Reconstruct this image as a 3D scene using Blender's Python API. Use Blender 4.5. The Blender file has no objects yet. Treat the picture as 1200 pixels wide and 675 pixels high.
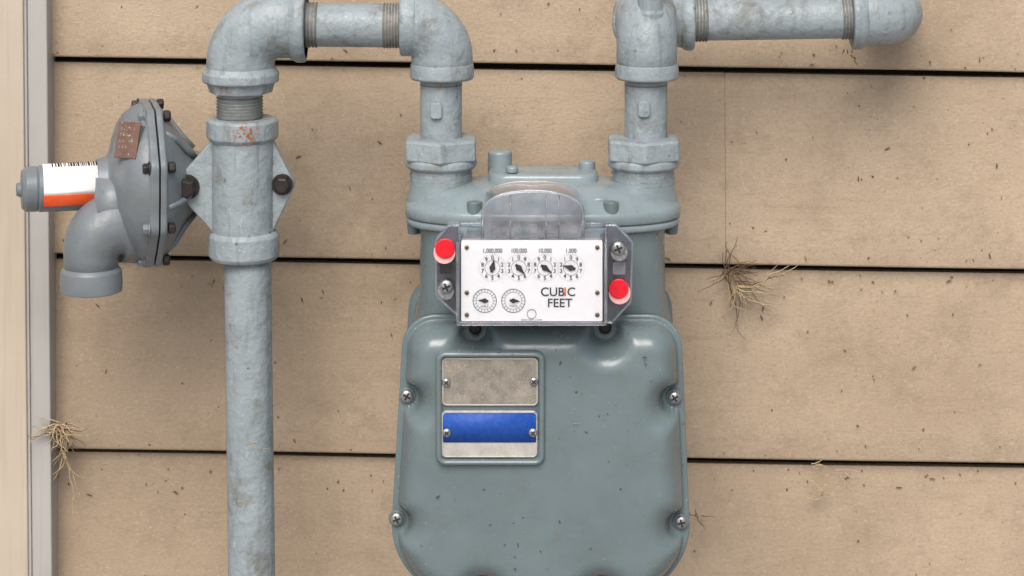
import bpy, bmesh, math, random
import numpy as np
from mathutils import Vector, Matrix
random.seed(7)
S=0.0006; HY=-350.0; D=3000.0; CAMZ=1.25
sc=bpy.context.scene
def P(px,py,y=0.0):
    s=(D+y)/D
    return Vector(((px-600)*s,y,(HY-py)*s))
def W(v): return Vector((v[0]*S,v[1]*S,v[2]*S+CAMZ))
# ------------------------------------------------------------------ materials
class NT:
    def __init__(s,name):
        s.m=bpy.data.materials.new(name); s.m.use_nodes=True
        s.t=s.m.node_tree; s.b=s.t.nodes['Principled BSDF']; s.out=s.t.nodes['Material Output']
        s.tc=s.t.nodes.new('ShaderNodeTexCoord')
    def n(s,ty,**k):
        x=s.t.nodes.new(ty)
        for a,b in k.items(): setattr(x,a,b)
        return x
    def l(s,a,b): s.t.links.new(a,b)
    def noise(s,scale,detail=3,rough=.55,dist=0,vec=None):
        x=s.n('ShaderNodeTexNoise'); x.inputs['Scale'].default_value=scale
        x.inputs['Detail'].default_value=detail; x.inputs['Roughness'].default_value=rough
        x.inputs['Distortion'].default_value=dist
        s.l(vec if vec is not None else s.tc.outputs['Object'],x.inputs['Vector']); return x.outputs['Fac']
    def ramp(s,fac,a,b,va=0.,vb=1.):
        x=s.n('ShaderNodeMapRange'); x.inputs[1].default_value=a; x.inputs[2].default_value=b
        x.inputs[3].default_value=va; x.inputs[4].default_value=vb; s.l(fac,x.inputs[0]); return x.outputs[0]
    def math(s,op,a,b=None):
        x=s.n('ShaderNodeMath',operation=op)
        for i,v in enumerate((a,b)):
            if v is None: continue
            if isinstance(v,(int,float)): x.inputs[i].default_value=v
            else: s.l(v,x.inputs[i])
        return x.outputs[0]
    def mix(s,fac,a,b):
        x=s.n('ShaderNodeMix',data_type='RGBA')
        if isinstance(fac,(int,float)): x.inputs[0].default_value=fac
        else: s.l(fac,x.inputs[0])
        for i,v in ((6,a),(7,b)):
            if isinstance(v,tuple): x.inputs[i].default_value=(*v,1)
            else: s.l(v,x.inputs[i])
        return x.outputs[2]
    def mapping(s,scale,rot=(0,0,0)):
        x=s.n('ShaderNodeMapping'); x.inputs['Scale'].default_value=scale; x.inputs['Rotation'].default_value=rot
        s.l(s.tc.outputs['Object'],x.inputs['Vector']); return x.outputs[0]
    def specks(s,scale,size,keep,vec=None):
        v=s.n('ShaderNodeTexVoronoi'); v.inputs['Scale'].default_value=scale
        base=vec if vec is not None else s.tc.outputs['Object']
        nz=s.n('ShaderNodeTexNoise'); nz.inputs['Scale'].default_value=scale*5; nz.inputs['Detail'].default_value=0; s.l(base,nz.inputs['Vector'])
        add=s.n('ShaderNodeVectorMath',operation='MULTIPLY_ADD')
        s.l(nz.outputs['Color'],add.inputs[0]); add.inputs[1].default_value=(.25/scale,)*3; s.l(base,add.inputs[2])
        s.l(add.outputs[0],v.inputs['Vector'])
        a=s.ramp(v.outputs['Distance'],size,size*.6)
        sep=s.n('ShaderNodeSeparateColor'); s.l(v.outputs['Color'],sep.inputs[0])
        k=s.math('LESS_THAN',sep.outputs[0],keep)
        amt=s.math('MULTIPLY',k,sep.outputs[1])
        return s.math('MULTIPLY',a,amt)
    def bump(s,pairs,dist=.001):
        prev=None
        for h,st,dd in pairs:
            b=s.n('ShaderNodeBump'); b.inputs['Strength'].default_value=st; b.inputs['Distance'].default_value=dd
            s.l(h,b.inputs['Height'])
            if prev is not None: s.l(prev,b.inputs['Normal'])
            prev=b.outputs[0]
        s.l(prev,s.b.inputs['Normal'])
def paint(name,ca,cb,rough=.38,grime=.25,hammer=.25,dark=.5,light=.5,rusts=(),streak=True,spec=.5,grimecol=(.13,.12,.08)):
    t=NT(name)
    c=t.mix(t.ramp(t.noise(24,3,.65),.33,.67),ca,cb)
    g=t.ramp(t.noise(48,4,.75,.6),.53,.70,0,grime)
    c=t.mix(g,c,grimecol)
    if streak:
        v=t.mapping((160,160,14)); g2=t.ramp(t.noise(1,3,.6,vec=v),.54,.74,0,grime*.9)
        c=t.mix(g2,c,tuple(x*.45 for x in cb))
        c=t.mix(t.ramp(t.noise(210,2,.6),.60,.75,0,.35),c,tuple(min(1,x*1.5) for x in ca))
    c=t.mix(t.math('MULTIPLY',t.specks(130,.17,.34),dark),c,(.06,.045,.03))
    if light>0: c=t.mix(t.math('MULTIPLY',t.specks(260,.2,.13),light),c,(.55,.56,.53))
    for (pos,rad,st) in rusts:
        w=W(pos); vm=t.n('ShaderNodeVectorMath',operation='DISTANCE'); t.l(t.tc.outputs['Object'],vm.inputs[0]); vm.inputs[1].default_value=w
        near=t.ramp(vm.outputs['Value'],rad*S,rad*S*.25)
        f=t.math('MULTIPLY',near,t.ramp(t.noise(330,3,.7),.50,.57,0,st))
        c=t.mix(f,c,(.28,.075,.015))
    t.l(c,t.b.inputs['Base Color'])
    t.l(t.ramp(g,0,.5,rough,rough+.25),t.b.inputs['Roughness'])
    t.b.inputs['Specular IOR Level'].default_value=spec
    t.bump([(t.noise(150,2,.55),hammer,.0016),(t.noise(650,2,.6),hammer*.7,.0004)])
    return t.m
def simple(name,col,rough=.5,metal=0,var=.15,bump=.1,scale=200,spec=.5):
    t=NT(name)
    c=t.mix(t.ramp(t.noise(scale,3,.65),.3,.7),tuple(x*(1-var) for x in col),tuple(min(1,x*(1+var)) for x in col))
    t.l(c,t.b.inputs['Base Color']); t.b.inputs['Metallic'].default_value=metal; t.b.inputs['Roughness'].default_value=rough
    t.b.inputs['Specular IOR Level'].default_value=spec
    if bump>0: t.bump([(t.noise(scale*2,1),bump,.0004)])
    return t.m
PIPE=paint('pipe_paint',(.275,.322,.345),(.222,.265,.287),.42,.62,.7,.8,.5,
    rusts=((P(288,156,-42),24,1.),(P(262,104,-30),15,.9),(P(517,98,-26),12,.8),(P(1000,56,60),16,.5)),spec=.4)
THREAD=paint('pipe_thread_paint',(.16,.175,.175),(.10,.10,.08),.5,.8,.4,.8,.3,rusts=((P(462,30,-25),34,.25),),grimecol=(.10,.10,.05))
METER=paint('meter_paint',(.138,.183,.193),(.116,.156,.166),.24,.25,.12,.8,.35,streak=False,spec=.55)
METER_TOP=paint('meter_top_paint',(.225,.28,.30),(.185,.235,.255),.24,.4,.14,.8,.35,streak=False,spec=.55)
REG=paint('regulator_paint',(.165,.19,.207),(.133,.155,.172),.38,.3,.25,.5,.2,streak=False)
BOLT=simple('dark_bolt_steel',(.035,.03,.028),.42,.5,.4,.3,500)
SCREW=simple('screw_zinc',(.36,.37,.37),.35,.8,.35,.3,500)
SLOT=simple('slot_dark',(.015,.015,.015),.7)
BLACK=simple('black_ink',(.008,.008,.009),.6,0,.05,.0)
ORANGE=simple('orange_ink',(.8,.16,.02),.5,0,.05,.0)
WHITE=simple('dial_plate_white',(.88,.89,.89),.5,0,.02,.0)
LABELW=simple('label_white',(.84,.83,.81),.45,0,.05,.05)
LABELO=simple('label_orange',(.70,.085,.015),.45,0,.12,.05)
RED=simple('red_seal',(.72,.006,.02),.32,0,.1,.1)
PINK=simple('seal_rim',(.80,.42,.42),.4,0,.1,.1)
def blue():
    t=NT('blue_label'); c=t.mix(t.ramp(t.noise(300,5,.75),.42,.75,0,.6),(.004,.055,.33),(.02,.13,.46))
    t.l(c,t.b.inputs['Base Color']); t.b.inputs['Roughness'].default_value=.6; return t.m
BLUE=blue()
def tag(name,a,b):
    t=NT(name); c=t.mix(t.ramp(t.noise(120,5,.75),.4,.7),a,b)
    c=t.mix(t.specks(500,.3,.4),c,(.6,.57,.5)); v=t.mapping((900,900,60)); 
    c=t.mix(t.ramp(t.noise(1,4,.6,vec=v),.5,.8,0,.35),c,tuple(x*.5 for x in a))
    t.l(c,t.b.inputs['Base Color']); t.b.inputs['Metallic'].default_value=.15; t.b.inputs['Roughness'].default_value=.55
    t.bump([(t.noise(700,3),.2,.0003)]); return t.m
TAG=tag('weathered_tag',(.21,.19,.16),(.34,.31,.265)); TAG2=tag('silver_tag',(.48,.47,.44),(.36,.34,.31)); BROWN=tag('brown_tag',(.13,.07,.05),(.19,.11,.085))
def clear(name,tint,base,edge,haze):
    m=bpy.data.materials.new(name); m.use_nodes=True; t=m.node_tree; t.nodes.clear()
    o=t.nodes.new('ShaderNodeOutputMaterial'); tr=t.nodes.new('ShaderNodeBsdfTransparent'); tr.inputs[0].default_value=(*tint,1)
    g=t.nodes.new('ShaderNodeBsdfGlossy'); g.inputs['Roughness'].default_value=.08; g.inputs[0].default_value=(.95,.97,1,1)
    df=t.nodes.new('ShaderNodeBsdfDiffuse'); df.inputs[0].default_value=(.75,.77,.82,1)
    m1=t.nodes.new('ShaderNodeMixShader'); m2=t.nodes.new('ShaderNodeMixShader')
    lw=t.nodes.new('ShaderNodeLayerWeight'); lw.inputs[0].default_value=.3
    mr=t.nodes.new('ShaderNodeMapRange'); mr.inputs[3].default_value=base; mr.inputs[4].default_value=edge
    tc=t.nodes.new('ShaderNodeTexCoord'); nz=t.nodes.new('ShaderNodeTexNoise'); nz.inputs['Scale'].default_value=120; nz.inputs['Detail'].default_value=3
    mh=t.nodes.new('ShaderNodeMapRange'); mh.inputs[1].default_value=.35; mh.inputs[2].default_value=.75; mh.inputs[3].default_value=haze*.5; mh.inputs[4].default_value=haze*1.8
    L=t.links.new
    L(tc.outputs['Object'],nz.inputs['Vector']); L(nz.outputs['Fac'],mh.inputs[0]); L(mh.outputs[0],m1.inputs[0])
    L(tr.outputs[0],m1.inputs[1]); L(df.outputs[0],m1.inputs[2]); L(lw.outputs['Fresnel'],mr.inputs[0]); L(mr.outputs[0],m2.inputs[0])
    L(m1.outputs[0],m2.inputs[1]); L(g.outputs[0],m2.inputs[2]); L(m2.outputs[0],o.inputs[0]); return m
CLEAR=clear('clear_plastic',(.99,.99,1),.01,.5,.006)
HAZY=clear('hazy_clear_plastic',(.97,.975,.99),.05,.85,.085)
# ------------------------------------------------------------------ mesh helpers
def finish(name,verts,faces,mat,parent=None,bevel=0,smooth=True,seg=2,raw=False,angle=30):
    me=bpy.data.meshes.new(name)
    vv=verts if raw else [W(v) for v in verts]
    me.from_pydata([tuple(v) for v in vv],[],faces)
    bm=bmesh.new(); bm.from_mesh(me); bmesh.ops.recalc_face_normals(bm,faces=bm.faces); bm.to_mesh(me); bm.free()
    me.materials.append(mat)
    if smooth: me.polygons.foreach_set('use_smooth',[True]*len(me.polygons))
    o=bpy.data.objects.new(name,me); sc.collection.objects.link(o)
    if bevel>0:
        b=o.modifiers.new('bevel','BEVEL'); b.width=bevel*S; b.segments=seg; b.limit_method='ANGLE'; b.angle_limit=math.radians(angle); b.use_clamp_overlap=True
        wn=o.modifiers.new('wn','WEIGHTED_NORMAL'); wn.keep_sharp=False
    if parent: attach(o,parent)
    return o
def attach(o,parent):
    o.parent=parent; o.matrix_parent_inverse=parent.matrix_world.inverted()
def empty(name,loc):
    e=bpy.data.objects.new(name,None); e.empty_display_size=.05; e.location=W(loc); sc.collection.objects.link(e)
    e.matrix_world=Matrix.Translation(W(loc)); return e
def frame(a,up=None):
    a=a.normalized(); u=up or (Vector((0,0,1)) if abs(a.z)<.9 else Vector((0,-1,0)))
    u=(u-a*u.dot(a)).normalized(); return a,u,a.cross(u)
def lathe(name,O,axis,prof,mat,parent=None,n=48,bevel=1.2,phase=0,smooth=True,shape=None,up=None):
    a,u,v=frame(Vector(axis),up); V=[];F=[]
    for t,r in prof:
        for i in range(n):
            th=2*math.pi*i/n+phase; k=shape(th) if shape else 1
            V.append(O+a*t+(u*math.cos(th)+v*math.sin(th))*max(r,.01)*k)
    for j in range(len(prof)-1):
        for i in range(n): F.append((j*n+i,j*n+(i+1)%n,(j+1)*n+(i+1)%n,(j+1)*n+i))
    F.append(tuple(range(n))); F.append(tuple((len(prof)-1)*n+i for i in range(n)))
    return finish(name,V,F,mat,parent,bevel,smooth)
def hexshape(k=6,rnd=.5):
    def f(th):
        a=(th%(2*math.pi/k))-math.pi/k
        h=math.cos(math.pi/k)/math.cos(a); return h*rnd+(1-rnd)*1
    return f
def tube(name,pts,rad,mat,parent=None,n=40,bevel=0):
    pts=[Vector(p) for p in pts]; N=len(pts)
    if not hasattr(rad,'__len__'): rad=[rad]*N
    V=[];F=[]; u=None
    for i,p in enumerate(pts):
        d=(pts[min(i+1,N-1)]-pts[max(i-1,0)]).normalized()
        if u is None: _,u,_=frame(d)
        u=(u-d*u.dot(d)).normalized(); v=d.cross(u)
        for k in range(n):
            th=2*math.pi*k/n; V.append(p+(u*math.cos(th)+v*math.sin(th))*rad[i])
    for j in range(N-1):
        for i in range(n): F.append((j*n+i,j*n+(i+1)%n,(j+1)*n+(i+1)%n,(j+1)*n+i))
    F.append(tuple(range(n))); F.append(tuple((N-1)*n+i for i in range(n)))
    return finish(name,V,F,mat,parent,bevel)
def arc(A,Cn,B,R,n=14):
    A,Cn,B=Vector(A),Vector(Cn),Vector(B); d1=(A-Cn).normalized(); d2=(B-Cn).normalized()
    c=Cn+d1*R+d2*R; out=[A]
    for i in range(n+1):
        th=math.pi/2*i/n
        out.append(c-d2*R*math.cos(th)-d1*R*math.sin(th))
    out.append(B); return out
def thread(name,A,B,r,parent,mat=None,pitch=3.4):
    A,B=Vector(A),Vector(B); L=(B-A).length; k=max(2,int(L/pitch)); pr=[]
    for i in range(k): pr+= [(L*i/k,r-1.3),(L*(i+.5)/k,r+.6)]
    pr.append((L,r-1.3)); return lathe(name,A,B-A,pr,mat or THREAD,parent,40,0)
def prism(name,pts,y0,y1,mat,parent=None,bevel=1.5,ymap=None,seg=2):
    q=[P(a,b,y0) for a,b in pts]; n=len(q)
    V=q+[Vector((p.x,y1,p.z)) for p in q]
    F=[tuple(range(n)),tuple(range(n,2*n))]+[(i,(i+1)%n,n+(i+1)%n,n+i) for i in range(n)]
    return finish(name,V,F,mat,parent,bevel,seg=seg)
def rpoly(pts,rs,n=10):
    out=[]; N=len(pts)
    for i in range(N):
        p=Vector(pts[i]); a=Vector(pts[i-1]); b=Vector(pts[(i+1)%N]); r=rs[i] if hasattr(rs,'__len__') else rs
        d1=(a-p).normalized(); d2=(b-p).normalized(); ang=d1.angle(d2); tl=r/math.tan(ang/2)
        c=p+(d1+d2).normalized()*(r/math.sin(ang/2)); s=p+d1*tl; e=p+d2*tl
        a0=math.atan2(s.y-c.y,s.x-c.x); a1=math.atan2(e.y-c.y,e.x-c.x); da=(a1-a0+math.pi)%(2*math.pi)-math.pi
        for k in range(n+1):
            t=a0+da*k/n; out.append((c.x+r*math.cos(t),c.y+r*math.sin(t)))
    return out
def rrect(x0,y0,x1,y1,r,n=8): return rpoly([(x0,y0),(x1,y0),(x1,y1),(x0,y1)],r,n)
def bolt(name,O,axis,r,h,parent,mat=BOLT,washer=True):
    a=Vector(axis).normalized()
    if washer: lathe(name+'_washer',O,a,[(0,r*1.25),(2,r*1.25)],mat,parent,24,.5)
    lathe(name,O+a*1.5,a,[(0,r),(h*.8,r),(h,r*.82)],mat,parent,6,.8,phase=random.random(),smooth=True)
def screw(name,O,r,parent,mat=SCREW,h=5,rot=.5):
    a=Vector((0,-1,0)); lathe(name,O,a,[(0,r),(h*.5,r*.97),(h*.85,r*.75),(h,r*.3)],mat,parent,24,0)
    for k in range(2):
        th=rot+k*math.pi/2; c,s_=math.cos(th),math.sin(th); w=r*.13; L=r*.6; V=[]
        for yy in (-h-.6,-h*.6):
            for (p,q) in ((-L,-w),(L,-w),(L,w),(-L,w)): V.append(O+Vector((p*c-q*s_,yy-k*.05,p*s_+q*c)))
        finish(name+'_slot',V,[(0,1,2,3),(4,5,6,7),(0,1,5,4),(1,2,6,5),(2,3,7,6),(3,0,4,7)],SLOT,parent,0,False)
# ------------------------------------------------------------------ ground & wall
zg=-CAMZ/S
def ground():
    t=NT('soil_and_gravel'); c=t.mix(t.ramp(t.noise(6,4,.7),.35,.65),(.14,.12,.095),(.26,.235,.20))
    v=t.n('ShaderNodeTexVoronoi'); v.inputs['Scale'].default_value=45; t.l(t.tc.outputs['Object'],v.inputs['Vector'])
    c=t.mix(.3,c,v.outputs['Color']); bw=t.n('ShaderNodeHueSaturation'); bw.inputs['Saturation'].default_value=.25; t.l(c,bw.inputs['Color'])
    t.l(bw.outputs[0],t.b.inputs['Base Color']); t.b.inputs['Roughness'].default_value=.9; t.bump([(v.outputs['Distance'],.6,.02)])
    finish('ground',[(-300,-300,0),(300,-300,0),(300,300,0),(-300,300,0)],[(0,1,2,3)],t.m,raw=True,smooth=False)
ground()
def siding_mat():
    t=NT('painted_siding')
    oi=t.n('ShaderNodeVertexColor'); oi.layer_name='bv'
    c=t.mix(t.ramp(t.noise(6,4,.65),.36,.64),(.345,.266,.185),(.425,.335,.24))
    sep=t.n('ShaderNodeSeparateColor'); t.l(oi.outputs['Color'],sep.inputs[0])
    hs=t.n('ShaderNodeHueSaturation'); t.l(c,hs.inputs['Color']); t.l(t.ramp(sep.outputs[0],0,1,.94,1.05),hs.inputs['Value']); c=hs.outputs[0]
    c=t.mix(t.ramp(t.noise(30,5,.75),.50,.72,0,.55),c,(.25,.19,.13))
    v=t.mapping((16,16,200)); c=t.mix(t.ramp(t.noise(1,3,.65,vec=v),.55,.72,0,.35),c,(.27,.205,.14))
    f=t.noise(440,2,.6)
    c=t.mix(t.ramp(f,.52,.75,0,.38),c,(.23,.17,.115))
    c=t.mix(t.ramp(f,.40,.24,0,.35),c,(.56,.48,.37))
    c=t.mix(t.math('MULTIPLY',t.specks(85,.12,.4),.9),c,(.12,.075,.04))
    c=t.mix(t.math('MULTIPLY',t.specks(190,.17,.28),.6),c,(.16,.11,.07))
    t.l(c,t.b.inputs['Base Color']); t.b.inputs['Roughness'].default_value=.46
    v2=t.mapping((120,120,700))
    t.bump([(f,.42,.0008),(t.noise(1,1,.6,vec=v2),.22,.0006),(t.noise(9,1),.25,.006)])
    return t.m
SID=siding_mat()
GAP_SHADE=simple('gap_shade_black',(.012,.011,.010),.9)  # near-black colour paints the shadow line under each board
wall=empty('house_wall',P(900,600,200))
YW=190.; sw=(D+YW)/D
slope=19/1143.
def line_z(py600): return (HY-py600)*sw
courses=[]
for i in range(-9,22):
    courses.append({0:75.,1:306.,2:534.}.get(i, 75+i*230. if i<0 else 534+(i-2)*229.))
V=[];F=[];cols=[]
def board(x0,x1,zb,zt,yo=0.,val=.5):
    n=max(2,int((x1-x0)/60)); prof=[(YW+1.6,0,zb),(YW+.4,0,zb+1.2),(YW,0,zb+3.2)]
    for k in range(1,7): 
        f=k/7; prof.append((YW+13*f,0,zb+3.2+(zt-zb-3.2)*f))
    prof+=[(YW+13,0,zt),(YW+26,0,zt),(YW+14,0,zb)]
    m=len(prof); b=len(V); ph=random.random()*9
    for i in range(n+1):
        x=x0+(x1-x0)*i/n
        wob=.9*math.sin(x*.004+ph)+.5*math.sin(x*.013+ph*2)
        for (y,_,z) in prof: V.append(Vector((x,y+yo+wob*.7,z-slope*x+wob*.5)))
    for i in range(n):
        for j in range(m): F.append((b+i*m+j,b+i*m+(j+1)%m,b+(i+1)*m+(j+1)%m,b+(i+1)*m+j)); cols.append(val)
    F.append(tuple(b+j for j in range(m))); cols.append(val); F.append(tuple(b+n*m+j for j in range(m))); cols.append(val)
xl=(52-600)*sw; xr=4200.
for i in range(1,len(courses)):
    zb=line_z(courses[i]); zt=line_z(courses[i-1])-8.6
    if zb<zg+60: continue
    idx=i-9
    if idx==1:
        xs=(850.5-600)*sw
        board(xl,xs-.12,zb,zt,0,.4); board(xs+.12,xr,zb,zt,-.9,.6)
    else:
        xs=random.uniform(1500,3000); board(xl,xs-.2,zb,zt,0,random.random()); board(xs+.2,xr,zb,zt,.5,random.random())
    board(-3200,(-140-600)*sw,zb,zt,0,random.random())
sid=finish('siding_boards',V,F,SID,wall,0,smooth=True)
me=sid.data; ca=me.color_attributes.new('bv','FLOAT_COLOR','CORNER')
arr=[]
for p in me.polygons:
    for _ in p.loop_indices: arr+= [cols[p.index]]*3+[1]
ca.data.foreach_set('color',arr)
bm=bmesh.new(); bm.from_mesh(me)
for e in bm.edges:
    if len(e.link_faces)==2 and e.calc_face_angle(0)>math.radians(50): e.smooth=False
bm.to_mesh(me); bm.free()
ztop=line_z(courses[0])-60
finish('gap_shade_backing',[(-3200,222,zg),(4200,222,zg),(4200,222,ztop),(-3200,222,ztop)],[(0,1,2,3)],GAP_SHADE,wall,smooth=False)  # backing sheet added so the gaps between courses read as black shade
finish('foundation',[(x,y,z) for x in(-3200,4200) for y in(196,260) for z in (zg,zg+110)],[(0,1,3,2),(4,5,7,6),(0,1,5,4),(2,3,7,6),(0,2,6,4),(1,3,7,5)],simple('concrete',(.3,.29,.27),.85,0,.2,.4,60),wall,smooth=False)
def trimmat(name,a,b):
    t=NT(name); c=t.mix(t.ramp(t.noise(7,5,.65),.3,.7),a,b)
    v=t.mapping((300,300,9)); c=t.mix(t.ramp(t.noise(1,4,.6,vec=v),.5,.8,0,.35),c,tuple(x*.6 for x in a))
    c=t.mix(t.math('MULTIPLY',t.specks(100,.1,.35),.7),c,(.15,.11,.07))
    t.l(c,t.b.inputs['Base Color']); t.b.inputs['Roughness'].default_value=.5; t.bump([(t.noise(300,3),.2,.0006)]); return t.m
TB=trimmat('trim_beige',(.42,.36,.285),(.49,.425,.345)); TG=trimmat('trim_grey',(.33,.325,.31),(.40,.395,.38))
def vbox(name,pxa,pxb,y0,y1,mat,lean=0.,bevel=2):
    s=(D+y0)/D; V=[]
    zt=1500.; 
    for z in (zg,zt-560):
        dx=-lean*(z-(HY-337)*s)
        for x,y in (((pxa-600)*s+dx,y0),((pxb-600)*s+dx,y0),((pxb-600)*s+dx,y1),((pxa-600)*s+dx,y1)): V.append(Vector((x,y,z)))
    finish(name,V,[(0,1,2,3),(4,5,6,7),(0,1,5,4),(1,2,6,5),(2,3,7,6),(3,0,4,7)],mat,wall,bevel)
vbox('corner_board',-150,30,150,214,TB,.009)
vbox('corner_bead',30.2,34,154,214,TG,.009,1)
vbox('corner_channel',34.2,58,157,214,TG,.009)
# ------------------------------------------------------------------ gas pipe (inlet)
pin=empty('gas_pipe',P(290,500,0))
def vlathe(name,px,pts,mat,parent,y=0,n=48,shape=None,phase=0,bevel=1.3,px2=None):
    s=(D+y)/D; O=P(px,pts[0][0],y); pr=[((p-pts[0][0])*s,r*s) for p,r in pts]
    return lathe(name,O,Vector((0,0,-1)),pr,mat,parent,n,bevel,phase,shape=shape)
A=P(290,300,0); B=P(295,675,0); dirv=(B-A); dirv.normalize(); Lr=(A.z-zg)/-dirv.z+20
npts=60; tube('riser',[A+dirv*(Lr*i/npts) for i in range(npts+1)],27.5,PIPE,pin,48)
vlathe('nipple_1',281,[(103,26),(142,26)],PIPE,pin)
thread('nipple_thread',P(281,112),P(281,138),27,pin)
def elbow(name,A,C,B,R,r,rc,parent,cl=16,mat=PIPE,rb=None):
    A,C,B=Vector(A),Vector(C),Vector(B)
    tube(name,arc(A,C,B,R,18),r,mat,parent,44)
    for k,E in enumerate((A,B)):
        d=(C-E).normalized(); lathe(f'{name}_band_{k}',E,d,[(0,rc-2),(2,rc),(cl*.6,rc),(cl,r+.5)],mat,parent,48,1.2)
elbow('elbow_1',P(282,96),P(282,28),P(359,28),46,40,45,pin,18)
vlathe('elbow_1_shoulder',282,[(93,41),(98,40),(108,37)],PIPE,pin,shape=hexshape(8,.8),bevel=1)
thread('thread_a',P(357,29),P(373,29),26.5,pin)
lathe('cross_pipe',P(355,29),P(470,30)-P(355,29),[(0,25.5),(116,25.5)],PIPE,pin,44)
thread('thread_b',P(449,30),P(470,30),26.5,pin)
elbow('elbow_2',P(469,28),P(518,28),P(518,92),40,36,37.5,pin,18)
vlathe('nipple_2',517,[(88,24.5),(165,24.5)],PIPE,pin)
thread('thread_c',P(517,91),P(517,101),24.5,pin)
def plug(px,py,parent):
    prism('plug',rrect(px-7,py-10,px+7,py+9,4,4),-29,-18,PIPE,parent,1.5)
plug(511,131,pin)
def union(px,parent):
    vlathe('union_nut',px,[(160,40),(163,47),(184,47),(187,42.5)],PIPE,parent,n=96,shape=hexshape(6,1),phase=.35)
    vlathe('union_rim',px,[(184,40),(187,42),(193,42),(197,38)],PIPE,parent)
    thread('meter_thread',P(px,195),P(px,216),36.5,parent,mat=PIPE,pitch=5)
union(517,pin)
# outlet pipe
po=empty('gas_pipe',P(900,25,75))
union(754,po)
vlathe('nipple',757,[(88,25),(165,25)],PIPE,po)
thread('thread_d',P(757,91),P(757,101),25,po)
plug(755,129,po)
yb=80
elbow('elbow_back',P(758,92,0),P(758,24,0),P(758,24,0)+Vector((0,60,0)),34,35.5,37.5,po,18)
lathe('bleed_plug',P(762,14,-6),Vector((0,0,1)),[(-14,18),(0,17),(2,14.5),(30,14.5)],PIPE,po,24,1.2)
Q=P(752,23,yb)
elbow('elbow_side',Q+Vector((0,-40,0)),Q,P(813,23,yb),32,33,37,po,16)
PB=P(1000,20,yb)
lathe('outlet_pipe',P(805,23,yb),PB-P(805,23,yb),[(0,25.5),(200,25.5)],PIPE,po,44)
thread('thread_e',P(811,23,yb),P(829,23,yb),26.5,po)
thread('thread_f',P(985,20.4,yb),P(999,20,yb),26.5,po)
CQ=P(1052,19,yb)
elbow('elbow_wall',P(997,20,yb),CQ,CQ+Vector((0,118,0)),36,35,39,po,18)
# ------------------------------------------------------------------ regulator
rg=empty('gas_pressure_regulator',P(205,213,0))
vlathe('tee_top_band',284,[(138,39),(141,42.5),(160,42.5),(165,38)],PIPE,rg,shape=hexshape(8,.35),phase=.2)
vlathe('tee_body',285,[(158,37),(165,37),(272,36.5),(276,36.5)],PIPE,rg)
vlathe('tee_bottom_band',286,[(270,37),(274,40.5),(277,41.5),(298,41.5),(303,38)],PIPE,rg)
prism('mount_flange',rpoly([(250,162),(200,219),(252,276),(318,276),(346,217),(318,162)],[8,13,8,8,12,8],6),-9,8,PIPE,rg,2.5)
prism('mount_flange_rear',rpoly([(250,168),(206,219),(252,270),(318,270),(340,217),(318,168)],[8,13,8,8,12,8],6),10,26,REG,rg,2)
bolt('mount_bolt',P(219,219,-10),(0,-1,0),12,15,rg); bolt('mount_bolt',P(331,216,-10),(0,-1,0),10,10,rg)
ax=Vector((-.968,-.25,0)).normalized()
C=P(177,213,30)
lathe('bonnet',C,ax,[(9,92),(14,92),(22,89),(31,82),(38,72),(44,56),(48,40),(52,32),(64,29)],REG,rg,72,1)
def lug(th):
    k=1.0
    for i in range(8):
        d=(th-math.radians(20)-i*math.pi/4+math.pi)%(2*math.pi)-math.pi
        k+=.06*math.exp(-(d/.13)**2)
    return k
lathe('bonnet_flange',C,ax,[(1,94),(9,94),(12,91)],REG,rg,144,1,shape=lug)
lathe('case_flange',C,ax,[(-9,92),(-7,94),(-.8,94)],REG,rg,144,1,shape=lug)
lathe('case',C,ax,[(-86,30),(-52,34),(-36,52),(-20,78),(-9,90)],REG,rg,72,1)
a_,u_,v_=frame(ax)
for i in range(8):
    th=math.radians(20)+i*math.pi/4; o=C+(u_*math.cos(th)+v_*math.sin(th))*92
    bolt('rim_bolt',o+ax*11,ax,6.5,7,rg,mat=REG if i%3 else BOLT,washer=True); bolt('rim_nut',o-ax*9,-ax,7,8,rg,washer=False)
for i in range(6):
    th=i*math.pi/3+.35; d=u_*math.cos(th)+v_*math.sin(th)
    tube('rib',[C-ax*t+d*r for t,r in ((10,86),(24,74),(38,54),(52,38))],3.5,REG,rg,10)
CT=P(177,215,30)
lathe('spring_tower',CT,ax,[(46,28),(131,27),(133,25)],REG,rg,48,.8)
lathe('tower_base',CT,ax,[(44,36),(50,34),(55,29)],REG,rg,48,1)
lathe('tower_cap',CT,ax,[(132,25),(134,26.5),(146,26),(151,22),(151.2,9),(153,8.5),(157,7)],REG,rg,48,1)
fr=Vector((.25,-.968,0))
def shell(name,O,t0,t1,r,a0,a1,mat,parent,n=14,r1=None):
    V=[];F=[]; r1=r if r1 is None else r1
    for i in range(n+1):
        th=math.radians(a0+(a1-a0)*i/n); d=Vector((0,0,1))*math.cos(th)+fr*math.sin(th)
        V+= [O+ax*t0+d*r,O+ax*t1+d*r1,O+ax*t1+d*(r1-1.5),O+ax*t0+d*(r-1.5)]
    for i in range(n):
        for j in range(4): F.append((i*4+j,i*4+(j+1)%4,i*4+4+(j+1)%4,i*4+4+j))
    F+= [(0,1,2,3),tuple(n*4+j for j in range(4))]
    return finish(name,V,F,mat,parent,0)
shell('label_white',CT,56,127,28.4,-20,96,LABELW,rg)
shell('label_orange',CT,56,127,28.4,96.2,128,LABELO,rg)
tt=64
while tt<118:
    w=random.choice((.8,1.4,2.2)); shell('barcode',CT,tt,tt+w,28.9,-5,22,BLACK,rg,5); tt+=w+random.choice((1,1.6,2.5))
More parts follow.
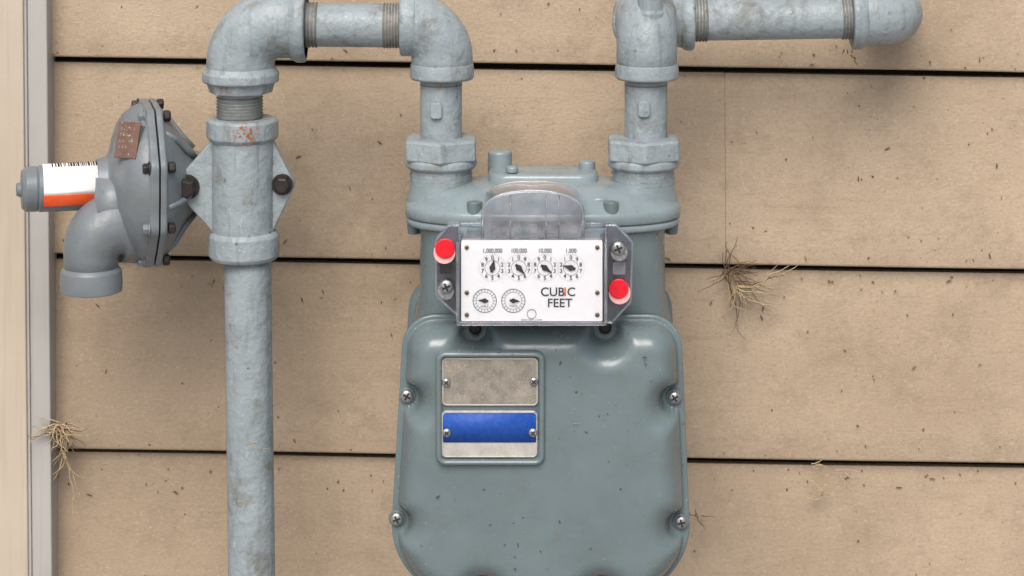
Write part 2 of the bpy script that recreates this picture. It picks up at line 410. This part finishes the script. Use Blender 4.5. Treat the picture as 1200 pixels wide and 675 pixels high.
nt=Vector((-.42,-.84,.3)).normalized(); tx=Vector((.88,-.42,.03)); tx=(tx-nt*tx.dot(nt)).normalized(); tz=nt.cross(tx); 
if tz.z<0: tz=-tz
OC=P(149,164,-38)
def slab(name,a1,b1,k0,k1,mat,bev):
    V=[]
    for k in (k0,k1):
        for a,b in ((-a1,-b1),(a1,-b1),(a1,b1),(-a1,b1)): V.append(OC+tx*a+tz*b+nt*k)
    finish(name,V,[(0,1,2,3),(4,5,6,7),(0,1,5,4),(1,2,6,5),(2,3,7,6),(3,0,4,7)],mat,rg,bev)
slab('name_tag',15,21,0,-2.5,BROWN,.5); slab('name_tag_pad',13,19,-2.6,-38,REG,2)
for r_ in range(4):
    for a in range(5):
        if random.random()<.8:
            V=[]
            for p,q in ((-1.2,-1.5),(1.2,-1.5),(1.2,-.8),(-.3,-.6),(-.3,1.5),(-1.2,1.5)): V.append(OC+nt*.5+tx*(-9+a*4.4+p)+tz*(13-r_*7+q))
            finish('tag_stamp',V,[(0,1,2,3,4,5)],TAG,rg,0,False)
c0,c1,c2=P(160,264,14),P(107,264,-18),P(107,322,-18); d1=(c0-c1).normalized(); d2=(c2-c1).normalized(); R=36; cc=c1+d1*R+d2*R
path=[c0]+[cc-d2*R*math.cos(math.pi/2*i/14)-d1*R*math.sin(math.pi/2*i/14) for i in range(15)]+[c2]
tube('vent_elbow',path,[44]+[42.5-10.5*i/14 for i in range(15)]+[31],REG,rg,44)
tube('vent_web',[P(150,240,6),P(108,238,-10)],[36,30],REG,rg,36)
vlathe('vent_mouth',107,[(312,31),(317,35.5),(330,36.5),(341,36),(341.5,28),(325,27)],REG,rg,y=-18)
# ------------------------------------------------------------------ meter
gm=empty('gas_meter',P(635,450,0))
def plan_loft(name,layers,mat,parent,cx,cy,a,b,ex=2.6,n=120,bevel=0):
    V=[];F=[]
    for py,k in layers:
        z=(HY-py)
        for i in range(n):
            th=2*math.pi*i/n; c,s_=math.cos(th),math.sin(th)
            V.append(Vector((cx-600+k*a*math.copysign(abs(c)**(2/ex),c),cy+k*b*math.copysign(abs(s_)**(2/ex),s_),z)))
    for j in range(len(layers)-1):
        for i in range(n): F.append((j*n+i,j*n+(i+1)%n,(j+1)*n+(i+1)%n,(j+1)*n+i))
    F.append(tuple(range(n))); F.append(tuple((len(layers)-1)*n+i for i in range(n)))
    return finish(name,V,F,mat,parent,bevel)
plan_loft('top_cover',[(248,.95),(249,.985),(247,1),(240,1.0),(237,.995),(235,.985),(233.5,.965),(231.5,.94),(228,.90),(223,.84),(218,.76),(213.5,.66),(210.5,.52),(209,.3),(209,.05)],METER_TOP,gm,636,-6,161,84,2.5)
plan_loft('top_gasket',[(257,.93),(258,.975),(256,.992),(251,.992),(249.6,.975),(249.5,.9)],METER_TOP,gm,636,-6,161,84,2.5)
plan_loft('upper_case',[(251,.93),(262,.895),(275,.885),(340,.89),(372,.93),(392,.96)],METER,gm,635.5,-4,161,86,3.2)
for px in (485,787): vlathe('cover_lug',px,[(242,8),(264,8),(274,7)],METER,gm,y=-10,n=16)
for x,yy in ((556,-74),(716,-74),(556,68),(716,68)):
    vlathe('cover_lug',x,[(236,9),(262,9),(270,7)],METER,gm,y=yy,n=16)
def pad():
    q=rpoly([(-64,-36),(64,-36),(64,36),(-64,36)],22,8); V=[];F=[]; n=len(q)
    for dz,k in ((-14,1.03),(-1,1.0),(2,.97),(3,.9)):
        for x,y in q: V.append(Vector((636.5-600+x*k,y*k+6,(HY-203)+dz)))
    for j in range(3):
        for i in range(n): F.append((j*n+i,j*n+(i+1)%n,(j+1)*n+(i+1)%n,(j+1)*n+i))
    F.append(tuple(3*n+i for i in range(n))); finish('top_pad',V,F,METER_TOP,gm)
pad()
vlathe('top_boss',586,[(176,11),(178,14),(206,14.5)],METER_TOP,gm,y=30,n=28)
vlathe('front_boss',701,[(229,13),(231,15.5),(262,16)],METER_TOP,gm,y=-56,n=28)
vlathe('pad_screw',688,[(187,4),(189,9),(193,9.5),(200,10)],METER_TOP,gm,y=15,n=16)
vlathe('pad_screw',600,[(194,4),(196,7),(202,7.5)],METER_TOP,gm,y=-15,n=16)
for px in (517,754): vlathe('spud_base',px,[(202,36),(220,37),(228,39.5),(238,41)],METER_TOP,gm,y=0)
YF=-98.
def outline():
    pts=rpoly([(473,369),(798,369),(812,701),(454,701)],[40,40,86,86],22)
    o=[Vector((P(a,b,YF).x,P(a,b,YF).z)) for a,b in pts]
    L=[0]; N=len(o)
    for i in range(N): L.append(L[-1]+(o[(i+1)%N]-o[i]).length)
    M=360; res=[]; j=0
    for k in range(M):
        t=L[-1]*k/M
        while L[j+1]<t: j+=1
        f=(t-L[j])/max(1e-9,L[j+1]-L[j]); res.append(o[j].lerp(o[(j+1)%N],f))
    return np.array([(p.x,p.y) for p in res])
OL=outline(); cen=np.array([P(633,540,YF).x,P(633,540,YF).z])
NP=[(477,463),(465,607),(790,465),(798,611),(557,384),(709,383),(566,688),(704,688)]
NW=np.array([[P(a,b,YF).x,P(a,b,YF).z] for a,b in NP])
def sdist(pts):
    A=OL; B=np.roll(OL,-1,0); d=B-A; out=np.empty(len(pts))
    for s in range(0,len(pts),4000):
        q=pts[s:s+4000]; ap=q[:,None,:]-A[None]; t=np.clip((ap*d[None]).sum(2)/(d*d).sum(1)[None],0,1)
        out[s:s+4000]=np.sqrt(((ap-t[...,None]*d[None])**2).sum(2)).min(1)
    return out
def casing(name,sign,H,mat,parent,y0):
    ts=np.concatenate([np.linspace(1,.66,80),np.linspace(.65,.04,26)]); M=len(OL); pts=[]
    for t in ts: pts.append(cen+(OL-cen)*t)
    allp=np.concatenate(pts); d=sdist(allp); dn=np.sqrt(((allp[:,None,:]-NW[None])**2).sum(2)).min(1)-14
    d1=d-6; k=7.; h=np.clip(.5+.5*(dn-d1)/k,0,1); de=dn*(1-h)+d1*h-k*h*(1-h)
    Wd=30.; x=np.clip(de/Wd,0,1); prof=H*np.power(np.clip(1-(1-x)**2.5,0,1),.65)
    prof*= np.clip(de/1.5,0,1)
    R2=((allp-cen)**2).sum(1)/180.**2; prof+=np.clip(x,0,1)*5*np.clip(1-R2,0,1)
    prof-=np.where(d<1.5,(1.5-d)*.9,0)
    V=[Vector((p[0],y0-sign*pr,p[1])) for p,pr in zip(allp,prof)]
    F=[]
    for j in range(len(ts)-1):
        for i in range(M): F.append((j*M+i,j*M+(i+1)%M,(j+1)*M+(i+1)%M,(j+1)*M+i))
    F.append(tuple((len(ts)-1)*M+i for i in range(M)))
    b=len(V)
    for p in OL: V.append(Vector((p[0],y0+sign*9,p[1])))
    for p in OL: q=cen+(p-cen)*.95; V.append(Vector((q[0],y0+sign*9.5,q[1])))
    for i in range(M):
        F.append((i,(i+1)%M,b+(i+1)%M,b+i)); F.append((b+i,b+(i+1)%M,b+M+(i+1)%M,b+M+i))
    return finish(name,V,F,mat,parent)
casing('front_casing',1,38,METER,gm,YF)
casing('rear_casing',-1,38,METER,gm,-YF)
V=[];F=[];M=len(OL)
for y,k in ((YF+9.6,.955),(YF+30,.94),(-YF-30,.94),(-YF-9.6,.955)):
    for p in OL: q=cen+(p-cen)*k; V.append(Vector((q[0],y,q[1])))
for j in range(3):
    for i in range(M): F.append((j*M+i,j*M+(i+1)%M,(j+1)*M+(i+1)%M,(j+1)*M+i))
finish('middle_case',V,F,METER,gm)
for i,(a,b) in enumerate(NP): 
    o=P(a,b,YF-.5); lathe('case_screw_washer',o,Vector((0,-1,0)),[(0,9.5),(2.5,9)],METER,gm,24,.5)
    screw('case_screw',o+Vector((0,-2,0)),7.5,gm,h=5,rot=random.random()*1.5, mat=SCREW if i<4 else BOLT)
YP=YF-38-4.2
def ring(name,x0,y0,x1,y1,r,w,y,h,mat,parent):
    prof=[(-w,2.),(-w*.8,-h*.5),(-w*.35,-h),(w*.35,-h),(w*.8,-h*.5),(w,2.)]
    V=[];F=[]; rings=[]
    for o,dy in prof:
        q=rrect(x0-o,y0-o,x1+o,y1+o,max(2,r+o),8); rings.append(len(q)); V+=[P(a,b,y)+Vector((0,dy,0)) for a,b in q]
    n=rings[0]
    for j in range(len(prof)-1):
        for i in range(n): F.append((j*n+i,j*n+(i+1)%n,(j+1)*n+(i+1)%n,(j+1)*n+i))
    return finish(name,V,F,mat,parent)
ring('nameplate_frame',514.5,414.5,635,541,8,4.2,YP,6.5,METER,gm)
prism('nameplate_bed',rrect(515,415,634.5,540.5,7),YP-.6,YP+6,METER,gm,0)
prism('company_tag',rrect(517.5,419,631,476,6),YP-2.5,YP+1,TAG,gm,.4)
prism('badge_tag',rrect(517,481.5,630,536.5,6),YP-2.5,YP+1,TAG2,gm,.4)
prism('badge_blue',rrect(519,482.8,628.5,518.5,2),YP-3.2,YP-1.8,BLUE,gm,0)
ring('badge_border',518.5,483,629,535,5,.9,YP-2.4,1.2,TAG2,gm); ring('tag_border',519,420.5,629.5,474.5,5,.9,YP-2.4,1.0,TAG2,gm)
for a,b in ((523,448),(625.5,447),(523.5,507),(624.5,507)): screw('tag_screw',P(a,b,YP-2.6),5,gm,h=3,rot=.8)
# index (dial register)
YI=-172.
prism('index_back',rrect(541,290,706,378,4),YI+6,-84,simple('index_housing',(.30,.31,.33),.5),gm,1)
prism('dial_plate',rrect(540.5,282,706,376.5,2),YI,YI+5,WHITE,gm,.3)
def open_box(name,pts,yf,ybk,th,mat,parent,front=True):
    q=[P(a,b,yf) for a,b in pts]; n=len(q); c=sum(q,Vector())/n; V=[];F=[]
    def sh(p,t): 
        d=(c-p); d.y=0; return p+d.normalized()*t
    V=[p for p in q]+[Vector((p.x,ybk,p.z)) for p in q]+[Vector((sh(p,th).x,ybk,sh(p,th).z)) for p in q]+[Vector((sh(p,th).x,yf+th,sh(p,th).z)) for p in q]
    for i in range(n):
        j=(i+1)%n
        F+=[(i,j,n+j,n+i),(n+i,n+j,2*n+j,2*n+i),(2*n+i,2*n+j,3*n+j,3*n+i)]
    F+=[tuple(range(n)),tuple(range(3*n,4*n))]
    return finish(name,V,F,mat,parent,.7)
open_box('index_cover',rrect(534,279,712,382,4,5),YI-10,-96,2.2,CLEAR,gm)
prism('cover_rim',rrect(535,377.6,711,381.6,1.5,3),YI-11.5,YI-10.2,HAZY,gm,.3)
for xa in (534.5,708): prism('cover_side_rim',rrect(xa,284,xa+3.5,377,1,3),YI-11.5,YI-10.2,HAZY,gm,.3)
def archpts(o): return [(564+o,278),(564+o,250)]+[(624.5-(60-o)*math.cos(t),250-(28-o)*math.sin(t)**.8) for t in [math.pi*i/18 for i in range(1,18)]]+[(685-o,250),(685-o,278)]
open_box('index_hood',archpts(0),-150,-90,2.5,HAZY,gm)
ap=archpts(1.5); tube('hood_edge',[P(a,b,-151) for a,b in ap],1.7,HAZY,gm,8)
for xx in (598,640,655): tube('hood_rib',[P(xx,277,-150.5),P(xx,229,-150.5)],.9,HAZY,gm,8)
prism('hood_mechanism',[(575,265),(680,265),(680,282),(575,282)],-128,-100,simple('mechanism_dark',(.02,.022,.025),.4,.3,.4,.3,400),gm,1)
for x in (590,606,625,641,660): prism('gear',rrect(x-4,264,x+5,276,2,3),-138,-130,simple('gear_%d'%x,(random.uniform(.02,.15),)*3,.4,.3),gm,.4)
prism('gear_green',rrect(607,266,622,271,1,3),-141,-139,simple('pcb_green',(.03,.12,.06),.4),gm,.2)
lathe('shaft',P(578,272,-120),Vector((1,0,0)),[(0,3.5),(98,3.5)],SCREW,gm,12,.3)
wl=rpoly([(526,264),(511,281),(511,346),(534,368),(538,368),(538,264)],[3,5,5,2,1,1],4)
wr=rpoly([(710,264),(722,264),(741,284),(739,354),(717,378),(710,378)],[1,3,5,5,3,1],4)
TRAY=simple('wing_tray_grey',(.13,.145,.17),.3)
for nm,w in (('wing',wl),('wing',wr)):
    open_box('index_'+nm,w,-142,-118,2.0,CLEAR,gm); prism('wing_tray',w,-119,-112,TRAY,gm,1)
    tube('wing_edge',[P(a,b,-142.5) for a,b in w]+[P(*w[0],-142.5)],1.3,HAZY,gm,8)
for a,b in ((521.5,291),(725,338)):
    lathe('red_seal',P(a,b,-119),Vector((0,-1,0)),[(0,11),(16,12.2),(25,12.2)],PINK,gm,36,.5)
    lathe('red_seal_face',P(a,b,-144),Vector((0,-1,0)),[(0,11),(2,11),(2.6,9.5)],RED,gm,36,.5)
for a,b in ((523,336),(724.5,291)):
    lathe('seal_washer',P(a,b,-119),Vector((0,-1,0)),[(0,10),(24,10),(25,9)],SCREW,gm,30,.5); screw('index_screw',P(a,b,-143.5),8.,gm,h=4,rot=.4)
prism('wing_lug',rrect(515,304,529,321,2,3),-140,-120,BOLT,gm,.6); prism('wing_lug',rrect(718,307,733,322,2,3),-132,-120,simple('lug_clear',(.25,.27,.3),.3),gm,.6)
# dial printing
YD=YI-.9
TV=[];TF=[]
def text(s,px,py,size,y=YD,rot=0.,sx=1.,V=None,F=None,align='CENTER',off=0.):
    V=TV if V is None else V; F=TF if F is None else F
    cu=bpy.data.curves.new('t','FONT'); cu.body=s; cu.size=size; cu.align_x=align; cu.align_y='CENTER'; cu.offset=off
    o=bpy.data.objects.new('t',cu); sc.collection.objects.link(o)
    dg=bpy.context.evaluated_depsgraph_get(); m=bpy.data.meshes.new_from_object(o.evaluated_get(dg))
    b=len(V); O=P(px,py,y); cr,sr=math.cos(rot),math.sin(rot)
    for v in m.vertices:
        x,z=v.co.x*sx,v.co.y; V.append(O+Vector((x*cr-z*sr,0,x*sr+z*cr)))
    for p in m.polygons: F.append(tuple(b+i for i in p.vertices))
    bpy.data.objects.remove(o); bpy.data.meshes.remove(m)
def flat(pts,y=YD,V=None,F=None):
    V=TV if V is None else V; F=TF if F is None else F
    b=len(V); V+= [P(a,c,y) for a,c in pts]; F.append(tuple(range(b,b+len(pts))))
def annulus(cx,cy,r0,r1,n=40,y=YD):
    for i in range(n):
        a=2*math.pi*i/n; b=2*math.pi*(i+1)/n
        flat([(cx+r0*math.cos(a),cy+r0*math.sin(a)),(cx+r1*math.cos(a),cy+r1*math.sin(a)),(cx+r1*math.cos(b),cy+r1*math.sin(b)),(cx+r0*math.cos(b),cy+r0*math.sin(b))],y)
def hand(cx,cy,L,ang,y=YD-1.2,w=1.):
    d=(math.sin(ang),-math.cos(ang)); n=(-d[1],d[0])
    flat([(cx+d[0]*L,cy+d[1]*L),(cx+d[0]*L*.2+n[0]*2.6*w,cy+d[1]*L*.2+n[1]*2.6*w),(cx-d[0]*L*.5+n[0]*1.6*w,cy-d[1]*L*.5+n[1]*1.6*w),(cx-d[0]*L*.5-n[0]*1.6*w,cy-d[1]*L*.5-n[1]*1.6*w),(cx+d[0]*L*.2-n[0]*2.6*w,cy+d[1]*L*.2-n[1]*2.6*w)],y)
    flat([(cx+3.6*w*math.cos(t*.524),cy+3.6*w*math.sin(t*.524)) for t in range(12)],y-.3)
for k,(cx,lab,ang,dr) in enumerate(((577,'1,000,000',.2,1),(608,'100,000',2.4,-1),(638.5,'10,000',2.2,1),(669,'1,000',-1.3,-1))):
    cy=314; text(lab,cx,294,7.,sx=.8,off=.03); annulus(cx,cy,8.6,9.0)
    for i in range(10):
        a=dr*i*math.pi/5; text(str(i),cx+12.1*math.sin(a),cy-12.1*math.cos(a),6.4,off=.06)
    for i in range(50):
        a=i*math.pi/25; s_,c_=math.sin(a),math.cos(a)
        flat([(cx+15.2*s_-.15*c_,cy-15.2*c_-.15*s_),(cx+16.2*s_-.15*c_,cy-16.2*c_-.15*s_),(cx+16.2*s_+.15*c_,cy-16.2*c_+.15*s_),(cx+15.2*s_+.15*c_,cy-15.2*c_+.15*s_)])
    hand(cx,cy,11,ang)
for cx,lab,ang in ((568,'HALF',-1.5),(601.5,'TWO',1.65)):
    cy=352.5; annulus(cx,cy,13.4,14.); annulus(cx,cy,9.8,10.1); hand(cx,cy,8.6,ang,w=.8); text(lab,cx,cy+6.5,3.8)
    for i in range(20):
        a=i*math.pi/10; s_,c_=math.sin(a),math.cos(a)
        flat([(cx+10*s_-.2*c_,cy-10*c_-.2*s_),(cx+13.4*s_-.2*c_,cy-13.4*c_-.2*s_),(cx+13.4*s_+.2*c_,cy-13.4*c_+.2*s_),(cx+10*s_+.2*c_,cy-10*c_+.2*s_)])
annulus(623,368,5,5.6)
text('CUB',647.5,342.5,13.5,off=.12); text('C',669.5,342.5,13.5,off=.12); text('FEET',656,355.5,13.5,off=.12)
text('DRIVE TEMP. COMP.',623,375,2.6)
finish('dial_printing',TV,TF,BLACK,gm,smooth=False)
V=[];F=[]; text('I',662.3,342.5,13.5,V=V,F=F,off=.3); finish('dial_print_orange',V,F,ORANGE,gm,smooth=False)
BR=simple('brass',(.25,.16,.08),.4,.6)
for a,b in ((547,290),(700,290),(547,343),(547,369),(700,343),(700,369)): screw('plate_screw',P(a,b,YI-.2),2.6,gm,mat=BR,h=2)
# ------------------------------------------------------------------ dry grass and debris
def strands(name,O,specs,mat,rad=.7):
    cu=bpy.data.curves.new(name,'CURVE'); cu.dimensions='3D'; cu.bevel_depth=rad*S; cu.bevel_resolution=1
    for pts in specs:
        sp=cu.splines.new('POLY'); sp.points.add(len(pts)-1)
        for i,p in enumerate(pts): w=W(p); sp.points[i].co=(*w,1); sp.points[i].radius=1-.7*i/len(pts)
    cu.materials.append(mat); o=bpy.data.objects.new(name,cu); sc.collection.objects.link(o); return o
DG=simple('dry_grass_straw',(.40,.31,.19),.8,0,.35,.1,300); DG2=simple('dry_grass_dark',(.13,.08,.045),.8,0,.45,.1,300)
def tuft(name,specs):
    sp=[]
    mat=None; rad=.7
    for cx,cy,n,spread,L,down,mat,rad,y in specs:
        for _ in range(n):
            a=random.gauss(down,spread); p=P(cx+random.gauss(0,5),cy+random.gauss(0,3),y+random.uniform(-6,4)); pts=[p]; l=L*random.uniform(.3,1.)
            for k in range(9):
                a+=random.gauss(0,.22); pts.append(pts[-1]+Vector((math.cos(a)*l/9,random.gauss(-.1,.9),-math.sin(a)*l/9)))
            sp.append(pts)
    return strands(name,None,sp,mat,rad)
tuft('dry_grass',[(72,503,30,.9,40,1.3,DG2,.8,158)])
tuft('dry_grass',[(70,500,40,.9,38,1.3,DG,1.0,150),(73,530,7,.16,115,1.62,DG,1.,170)])
tuft('dry_grass',[(862,336,16,.45,75,.75,DG,1.,180),(905,322,5,.5,50,.05,DG,.9,180)])
tuft('dry_grass',[(856,318,26,1.5,46,.3,DG2,.75,182),(862,330,6,.4,85,.8,DG2,.7,182)])
tuft('dry_grass',[(962,577,10,1.3,32,-.6,DG2,.8,182),(950,550,4,.5,22,.1,DG2,.8,182),(985,556,3,.4,40,.05,DG,.8,182)])
tuft('dry_grass',[(815,605,5,1.2,22,1.,DG2,.7,183)])
tuft('dry_grass',[(880,5,4,1.2,20,.4,DG2,.7,186),(925,8,3,1.,16,.4,DG2,.7,186),(998,62,5,1.3,16,1.2,DG2,.8,110)])
tuft('dry_grass',[(285,590,5,1.5,26,1.,DG2,.5,-28),(290,522,3,.2,30,.1,DG,.5,-29),(670,495,3,.6,26,.3,DG,.35,-141)])
V=[];F=[]
def chip(c,L,wd,a):
    b=len(V); d=Vector((math.cos(a),0,math.sin(a))); n=Vector((-d.z,0,d.x))
    for dy in (0,-1.2): V.extend([c-d*L+Vector((0,dy,0)),c+n*wd+Vector((0,dy,0)),c+d*L+Vector((0,dy,0)),c-n*wd+Vector((0,dy,0))])
    F.extend([(b,b+1,b+2,b+3),(b+4,b+5,b+6,b+7)]+[(b+i_,b+(i_+1)%4,b+4+(i_+1)%4,b+4+i_) for i_ in range(4)])
for _ in range(280):
    px=random.uniform(65,1195); py=random.choice((random.uniform(0,680),random.uniform(0,680),random.choice((310,540))+abs(random.gauss(0,22))))
    i=sum(1 for c in (75,306,534) if py>c+slope*(px-600)*.95)
    top=[-155,75,306,534,763]; t0=top[i]; f=(py-t0)/230.; y=YW+13*(1-min(1,max(0,f)))-.8
    if f<.06: continue
    chip(P(px,py,y),random.choice((1.,1.2,1.5,2,4)),random.uniform(.6,1.2),random.uniform(-1.6,1.6))
finish('dirt_debris',V,F,simple('debris_brown',(.12,.075,.04),.85,0,.5),None,smooth=False)
V=[];F=[]
for _ in range(46):
    px=random.gauss(650,70); py=random.uniform(400,672)
    if not 500<px<760 or (505<px<645 and 405<py<550): continue
    chip(P(px,py,-139.6),random.choice((.8,1,1.4,2.6)),random.uniform(.5,1.),random.uniform(-1.6,1.6))
finish('meter_debris',V,F,simple('debris_dark',(.06,.04,.025),.85,0,.5),gm,smooth=False)
# ------------------------------------------------------------------ light
w=bpy.data.worlds.new('World'); sc.world=w; w.use_nodes=True; nt_=w.node_tree
bg=nt_.nodes['Background']; sky=nt_.nodes.new('ShaderNodeTexSky'); sky.sky_type='NISHITA'; sky.sun_disc=False
el=math.radians(48); rot=math.radians(190); sky.sun_elevation=el; sky.sun_rotation=rot; sky.air_density=1.; sky.dust_density=5.; sky.ozone_density=1.
nt_.links.new(sky.outputs[0],bg.inputs[0]); bg.inputs[1].default_value=.15
sl=bpy.data.lights.new('sun','SUN'); sl.energy=2.4; sl.angle=math.radians(38); sl.color=(1,.975,.94)
so=bpy.data.objects.new('sun',sl); sc.collection.objects.link(so)
sd=Vector((math.sin(rot)*math.cos(el),math.cos(rot)*math.cos(el),math.sin(el))); so.rotation_euler=(-sd).to_track_quat('-Z','Y').to_euler(); so.location=(0,-3,5)
sc.view_settings.view_transform='Standard'; sc.view_settings.look='None'; sc.view_settings.exposure=0
cam=bpy.data.cameras.new('camera'); co=bpy.data.objects.new('camera',cam); sc.collection.objects.link(co)
co.location=(0,-D*S,CAMZ); co.rotation_euler=(math.pi/2,0,0); cam.lens=90; cam.sensor_width=36; cam.shift_y=-687.5/1200; cam.clip_start=.05; cam.clip_end=2000
sc.camera=co
